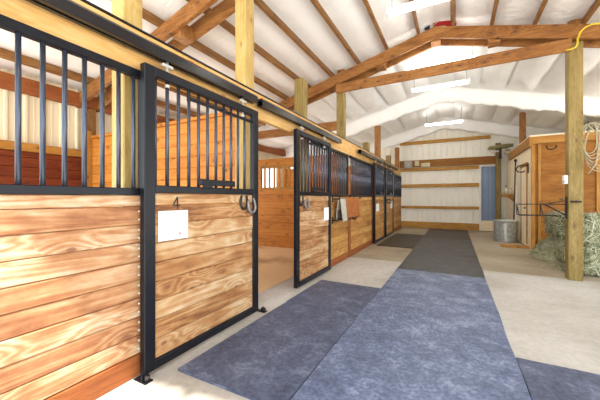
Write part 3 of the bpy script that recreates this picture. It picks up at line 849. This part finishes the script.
# shelf with bottles
t = thing('wall_shelf', 'small wooden wall shelf holding bottles above the metal bin', 'shelf', (1.72, 12.5, 1.5))
m2 = MB(); m2.box(1.50, 1.838, 12.15, 12.9, 1.42, 1.52, .006); m2.build('board', wood('plytrim', 'Y'), t)
m2 = MB(); m2.poly([(1.836, 12.3, 1.42), (1.60, 12.3, 1.42), (1.836, 12.3, 1.22)], (0, .03, 0)); m2.build('bracket', wood('plytrim', 'Z'), t)
for (x, y, h, r, lab) in ((1.58, 12.30, .26, .045, 'pale tall bottle at the front of the small shelf'), (1.70, 12.26, .20, .05, 'pale squat bottle nearest the wall on the small shelf'), (1.60, 12.55, .32, .05, 'tallest pale bottle at the back of the small shelf')):
    b_ = thing('bottle', lab, 'bottle', (x, y, 1.521), 'bottles on the small shelf')
    m2 = MB(); m2.lathe([(.001, 0), (r, .004), (r, h*.65), (r*.4, h*.82), (r*.4, h*.88)], (x, y, 1.521), 16); m2.build('body', PLASTIC, b_)
    m2 = MB(); m2.lathe([(r*.45, h*.86), (r*.45, h), (.001, h)], (x, y, 1.521), 12); m2.build('cap', IRON, b_)

# stable broom leaning at the tack room side
t = thing('stable_broom', 'black handled broom with red foot standing by the tack room wall', 'broom', (1.72, 11.76, 0))
m2 = MB(); m2.tube([(1.70, 11.75, .12), (1.755, 11.76, 2.60)], .018, 8); m2.build('handle', IRON, t)
m2 = MB(); m2.lathe([(.001, -.05), (.04, -.03), (.045, .01), (.03, .045), (.001, .055)], (1.755, 11.76, 2.62), 12); m2.build('knob', IRON, t)
m2 = MB(); m2.box(1.63, 1.77, 11.70, 11.82, .08, .16, .01); m2.build('head', REDPL, t)['label'] = 'red broom head'
m2 = MB()
for i in range(7):
    for j in range(5): m2.tube([(1.645+.11*i/6, 11.715+.09*j/4, .085), (1.635+.13*i/6, 11.71+.10*j/4, .0)], .006, 5)
m2.build('bristles', REDPL, t)['kind'] = 'stuff'

# rolled canvas bundle up by the far post
t = thing('rolled_canvas', 'olive rolled canvas slung high on a bracket at the far right post', 'canvas roll', (1.6, 13.9, 3.150))
m2 = MB(); m2.tube([(1.17, 13.9, 3.360), (1.24, 13.9, 3.400), (1.5, 13.9, 3.410), (1.8, 13.9, 3.440), (2.0, 13.9, 3.460)], [.03, .075, .08, .085, .06], 12); m2.build('roll', OLIVE, t)
m2 = MB(); m2.tube([(1.32, 13.9, 3.245), (1.6, 13.9, 3.260), (1.78, 13.9, 3.270)], [.025, .035, .03], 10); m2.build('pole', WHITECLOTH, t)['label'] = 'white pole rolled inside'
m2 = MB(); m2.tube([(1.66, 13.560, 3.240), (1.72, 13.560, 3.150), (1.80, 13.580, 3.120), (1.88, 13.9, 3.200), (1.86, 13.9, 3.320)], [.05, .07, .075, .07, .04], 10); m2.build('bundle', BUFF, t)['label'] = 'buff canvas end hanging down'
m2 = MB(); m2.tube([(1.18, 13.580, 3.350), (1.2, 13.580, 3.250), (1.26, 13.580, 3.160), (1.36, 13.580, 3.120)], .01, 6); m2.build('cord', ROPE, t)
m2 = MB(); m2.box(1.50, 1.58, 13.480, 14.118, 3.000, 3.060, .004); m2.box(1.50, 1.58, 13.480, 13.510, 2.900, 3.320, .004); m2.box(1.50, 1.58, 13.480, 13.680, 3.295, 3.330, .003); m2.build('bracket', IRON, t)
# boxes on the back wall
def ebox(u, z0, w, h, mat, label, dot=False):
    t = thing('junction_box', label, 'electrical box', (u+w/2, YB-.15, z0), 'electrical boxes on the back wall beam')
    m2 = MB(); m2.box(u, u+w, YB-.19, YB-.121, z0, z0+h, .008); m2.build('body', mat, t)
    m2 = MB(); m2.box(u+.015, u+w-.015, YB-.197, YB-.189, z0+.015, z0+h-.015, .004); l_ = m2.build('lid', mat, t)
    if dot:
        m2 = MB(); m2.lathe([(.001, -.012), (.025, -.01), (.03, 0)], (u+w/2, YB-.197, z0+h/2), 12, 'Y'); m2.build('switch', WHITE, l_)
ebox(-2.08, 2.77, .33, .32, GREYBOX, 'grey electrical box at the left end of the back wall beam', True)
ebox(-1.63, 2.86, .18, .23, BEIGEBOX, 'narrow beige electrical box, second along the back wall beam')
ebox(-1.35, 2.79, .36, .18, BEIGEBOX, 'low wide pale electrical box, rightmost on the back wall beam')

# ------------------------------------------------------------------ things on the big right post
t = thing('saddle_rack', 'thin dark iron saddle rack folded out from the right post', 'rack', (1.695, 6.58, 1.05))
m2 = MB(); m2.box(1.683, 1.699, 6.54, 6.62, 1.04, 1.42, .003); m2.build('wall_plate', IRON, t)
m2 = MB(); m2.tube([(1.685, 6.58, 1.285), (1.30, 6.58, 1.285), (1.0, 6.58, 1.28)], .010, 6); m2.build('top_rod', IRON, t)
for dy in (-.11, .11):
    m2 = MB(); m2.tube([(1.60, 6.58+dy, 1.085), (1.02, 6.58+dy, 1.085)], .008, 6); m2.build('side_rod', IRON, t)
for x in (1.0, 1.34):
    m2 = MB(); m2.tube([(x+.02, 6.47, 1.085), (x, 6.58, 1.282), (x+.02, 6.69, 1.085)], .009, 6); m2.build('cross_wire', IRON, t)
m2 = MB(); m2.tube([(1.40, 6.58, 1.28), (1.685, 6.58, 1.10)], .014, 6); m2.build('brace', IRON, t)
m2 = MB(); m2.tube([(1.46, 6.57, 1.30), (1.58, 6.57, 1.325), (1.66, 6.57, 1.35), (1.64, 6.57, 1.38), (1.60, 6.57, 1.37)], .010, 6); m2.build('catch', IRON, t)
t = thing('outlet_box', 'small white outlet box on the left side of the right post', 'outlet', (1.66, 6.56, 1.62), None)
m2 = MB(); m2.box(1.645, 1.699, 6.50, 6.62, 1.635, 1.785, .008); m2.build('body', WHITE, t)
m2 = MB(); m2.box(1.64, 1.66, 6.493, 6.503, 1.66, 1.69, .003); m2.build('socket', GREYBOX, t)
mb = MB(); mb.tube([(1.735, 6.495, 1.33), (1.735, 6.46, 1.335), (1.855, 6.46, 1.335), (1.855, 6.495, 1.33)], .014, 8)
tag(mb.build('pull_handle', IRON), 'short black handle on the front of the right post', 'handle')
# coiled rope
t = thing('rope_coil', 'coil of pale rope hanging on the far side of the right post', 'rope', (2.05, 6.6, 1.9))
m2 = MB(); m2.tube([(1.885, 6.6, 2.63), (1.96, 6.6, 2.63), (1.985, 6.6, 2.68)], .012, 6); m2.build('peg', IRON, t)
m2 = MB()
for k in range(7):
    cx = 1.99 + .025*k + random.uniform(-.02, .02); w = .10 + .016*k; h = .25 + .025*k; yk = 6.60 + .012*(k-4)
    pts = []
    for i in range(28):
        a = 2*PI*i/28
        pts.append((cx + w*math.sin(a) + .012*math.sin(3*a+k), yk+.015*math.cos(2*a+k), 2.645 - h + h*math.cos(a) + .01*math.sin(2*a+k)))
    m2.tube(pts, .009, 6, closed=True)
m2.tube([(1.95, 6.58, 2.64), (2.06, 6.57, 2.5), (2.10, 6.57, 2.2), (2.06, 6.57, 1.95), (1.97, 6.58, 1.80)], .011, 6)
m2.build('loops', ROPE, t)
# yellow cord
mb = MB(); mb.tube([(1.64, 6.378, 3.865), (1.70, 6.378, 3.87), (1.755, 6.378, 3.885), (1.785, 6.378, 3.955), (1.785, 6.378, 4.03), (1.82, 6.378, 4.13), (1.88, 6.378, 4.19), (1.97, 6.378, 4.215), (2.15, 6.378, 4.18), (2.45, 6.378, 4.10), (2.8, 6.378, 4.0)], .014, 8)
tag(mb.build('extension_cord', YCORD), 'yellow cord looped over the top of the right post and rafter', 'cord')
# striped cloth bundled on top of the rafter
t = thing('cloth_bundle', 'red and white striped cloth bundled on the rafter at the ridge', 'cloth', (-.28, 6.5, 4.84))
for k, (mat_, nm) in enumerate(((REDCLOTH, 'red_fold'), (WHITECLOTH, 'white_fold'), (REDCLOTH, 'red_fold'), (NAVY, 'navy_fold'))):
    m2 = MB(); dx = (-.02, -.10, .06, -.22)[k]; yy = 6.52+.015*(k % 2)
    m2.tube([(-.40+dx*.3+.10*i + (dx if k == 3 else 0)*.4, yy + .01*math.sin(i*2+k), roof(-.40+.10*i)+.06+.06*(1-abs(i-2)/3)*(1 if k < 3 else .5) + (.06 if k == 0 else (.05 if k == 1 else 0))) for i in range(5 if k < 3 else 2)], [.025, .045, .05, .045, .025][:5 if k < 3 else 2], 10)
    m2.build(nm, mat_, t)

# ------------------------------------------------------------------ hay
mm, nt, N, L, B = newmat('hay_blades')
co = coords(N, L)
n = N.new('ShaderNodeTexNoise'); n.inputs['Scale'].default_value = 1.; L.new(co, n.inputs['Vector'])
r = ramp(N, [(.3, (.10, .12, .05)), (.48, (.32, .34, .19)), (.66, (.74, .74, .55))]); L.new(n.outputs['Fac'], r.inputs[0])  # dark end lowered to paint shade among the blades
L.new(r.outputs[0], B.inputs['Base Color']); B.inputs['Roughness'].default_value = .8
HAY = mm
HAYCORE = plain('hay_shade_core', (.11, .12, .055), .95, 0, .1, .5, 16, .8)  # core colour darkened to stand for the shade between straws
def blades(m2, pick, n, ln=(.10, .26), w=.0055):
    bm = m2.bm
    for _ in range(n):
        p, nrm = pick()
        t_ = Vector((random.gauss(0, 1), random.gauss(0, 1), random.gauss(0, 1)))
        t_ = (t_ - nrm*t_.dot(nrm)).normalized()
        l_ = random.uniform(*ln); out = random.uniform(-.15, .5)
        s_ = t_.cross(nrm).normalized()*w*random.uniform(.6, 1.4)
        droop = Vector((0, 0, -random.uniform(0, .35)*l_))
        a = p - t_*l_*.5; m_ = p + nrm*(.012 + out*l_*.22); b_ = p + t_*l_*.5 + nrm*out*l_*.35 + droop*.5
        for q in (a, b_, m_):
            if q.z < .006: q.z = .006
        va = [bm.verts.new(a-s_), bm.verts.new(a+s_), bm.verts.new(m_+s_), bm.verts.new(m_-s_), bm.verts.new(b_+s_*.4), bm.verts.new(b_-s_*.4)]
        bm.faces.new((va[0], va[1], va[2], va[3])); bm.faces.new((va[3], va[2], va[4], va[5]))
def bale(x0, x1, y0, y1, z0, z1, label, seed, n=3400, twine='Y', rotz=0.):
    random.seed(seed)
    t = thing('hay_bale', label, 'hay bale', ((x0+x1)/2, (y0+y1)/2, z0), 'stacked hay bales')
    m2 = MB(); bm = m2.bm
    c = Vector(((x0+x1)/2, (y0+y1)/2, (z0+z1)/2)); hx, hy, hz = (x1-x0)/2, (y1-y0)/2, (z1-z0)/2
    r_ = bmesh.ops.create_cube(bm, size=2); bmesh.ops.subdivide_edges(bm, edges=list(bm.edges), cuts=14, use_grid_fill=True)
    for v in bm.verts:
        p = v.co.copy(); q = Vector((p.x**5, p.y**5, p.z**5))
        l_ = (abs(p.x)**7 + abs(p.y)**7 + abs(p.z)**7)**(1/7)
        p = p/l_
        w = Vector((p.x*hx, p.y*hy, p.z*hz))
        nz = noise.noise(w*4 + Vector((seed, 0, 0)))*.035 + noise.noise(w*13 + Vector((0, seed, 0)))*.018
        w += Vector((p.x, p.y, p.z*.6)).normalized()*(nz-.02)
        w = Matrix.Rotation(rotz, 3, 'Z') @ w
        v.co = c + w
        if v.co.z < z0+.002: v.co.z = z0+.002
    for f in bm.faces: f.smooth = True
    fs = [(f.calc_center_median(), f.normal.copy(), f.calc_area()) for f in (bm.normal_update() or bm.faces)]
    fs = [f for f in fs if f[1].z > -.5]
    wts = [f[2] for f in fs]
    core = m2.build('core', HAYCORE, t)
    m3 = MB()
    pk = random.choices(fs, wts, k=n); it = iter(pk)
    def pick():
        f = next(it); return f[0] + Vector((random.uniform(-.03, .03), random.uniform(-.03, .03), random.uniform(-.03, .03))), f[1]
    blades(m3, pick, n)
    m3.build('straws', HAY, t)['kind'] = 'stuff'
    for k in (-.45, .45):
        m4 = MB(); e = .008
        if twine == 'Y':
            pts = [(c.x+k*hx*1.0, c.y-hy-e, c.z-hz*.9), (c.x+k*hx, c.y-hy-e, c.z+hz*.9), (c.x+k*hx, c.y-hy*.9, c.z+hz+e), (c.x+k*hx, c.y+hy*.9, c.z+hz+e), (c.x+k*hx, c.y+hy+e, c.z+hz*.9), (c.x+k*hx, c.y+hy+e, c.z-hz*.9)]
        else:
            pts = [(c.x-hx-e, c.y+k*hy, c.z-hz*.9), (c.x-hx-e, c.y+k*hy, c.z+hz*.9), (c.x-hx*.9, c.y+k*hy, c.z+hz+e), (c.x+hx*.9, c.y+k*hy, c.z+hz+e), (c.x+hx+e, c.y+k*hy, c.z+hz*.9), (c.x+hx+e, c.y+k*hy, c.z-hz*.9)]
        R_ = Matrix.Rotation(rotz, 3, 'Z')
        m4.tube([c + R_ @ (Vector(p)-c) for p in pts], .006, 5); m4.build('twine', ROPE, t)
bale(1.98, 3.10, 6.95, 7.62, .0, .53, 'lower hay bale at the right edge, right of the big post', 3)
bale(2.00, 3.12, 6.98, 7.62, .53, 1.08, 'upper hay bale at the right edge, right of the big post', 5, rotz=.03)
bale(1.94, 2.62, 7.72, 9.0, .0, .50, 'lower hay bale seen left of the big post', 8, twine='X')
bale(1.93, 2.60, 7.78, 9.28, .50, 1.04, 'upper rounded hay bale seen left of the big post', 12, twine='X', rotz=-.05)
random.seed(21)
m2 = MB(); fs = []
def heap(x, y):
    e = ((x-1.98-.05*(8.9-y))/.34)**2 + ((y-8.75)/.72)**2
    return Vector((x, y, .003 + max(0, .40*(1-e)*(.8+.5*noise.noise(Vector((x*5, y*5, 1)))))))
m2.grid(frange(1.4, 2.45, 26), frange(7.8, 9.7, 40), heap)
m2.bm.normal_update()
fs = [(f.calc_center_median(), f.normal if f.normal.z > 0 else -f.normal) for f in m2.bm.faces if f.calc_center_median().z > .012]
fs = [(a, b.copy()) for a, b in fs]
core_faces = fs
bmesh.ops.delete(m2.bm, geom=[f for f in m2.bm.faces if f.calc_center_median().z <= .012], context='FACES')
def pickh():
    f = random.choice(core_faces); return f[0]+Vector((random.uniform(-.02, .02), random.uniform(-.02, .02), 0)), f[1]
blades(m2, pickh, 2300)
def picks():
    return Vector((random.gauss(1.9, .12), random.uniform(7.2, 9.3), .012)), Vector((0, 0, 1))
blades(m2, picks, 500, (.08, .22))
tag(m2.build('loose_hay', HAY), 'loose hay spilled on the concrete at the foot of the bales', 'hay', None, 'stuff')

# ------------------------------------------------------------------ world, sun, camera
w = bpy.data.worlds.new('World'); bpy.context.scene.world = w; w.use_nodes = True
wn, wl = w.node_tree.nodes, w.node_tree.links
bg = wn['Background']; bg.inputs[0].default_value = (.86, .93, 1.0, 1); bg.inputs[1].default_value = 2.7
sun = bpy.data.lights.new('sun', 'SUN'); sun.energy = 9; sun.angle = .02; sun.color = (1, .95, .86)
so = bpy.data.objects.new('sun', sun); C.objects.link(so); so.rotation_euler = (math.radians(27), math.radians(12), 0)
def area(name, loc, size, energy, color, rot=(0, 0, 0)):
    l_ = bpy.data.lights.new(name, 'AREA'); l_.shape = 'RECTANGLE'; l_.size, l_.size_y = size[0]*S, size[1]*S; l_.energy = energy; l_.color = color
    o_ = bpy.data.objects.new(name, l_); C.objects.link(o_); o_.location = loc; o_.rotation_euler = rot
    return o_
cam = bpy.data.cameras.new('camera'); co_ = bpy.data.objects.new('camera', cam); C.objects.link(co_)
cam.sensor_width = 36; cam.lens = 290*36/600; cam.shift_y = -2.3/600; cam.clip_start = .02
co_.location = (0, 0, 1.4); co_.rotation_euler = (PI/2, 0, math.atan(155/290.))
bpy.context.scene.camera = co_

# to metres
done = set()
for o in bpy.data.objects:
    o.location = o.location*S
    if o.type == 'MESH' and o.data.name not in done:
        done.add(o.data.name); o.data.transform(Matrix.Scale(S, 4))
sc = bpy.context.scene
sc.view_settings.view_transform = 'Standard'; sc.view_settings.look = 'None'
sc.view_settings.gamma = 1.0; sc.view_settings.use_curve_mapping = False
sc.view_settings.exposure = 0.52
try:
    sc.cycles.max_bounces = 10; sc.cycles.diffuse_bounces = 8; sc.cycles.sample_clamp_indirect = 8
except Exception: pass
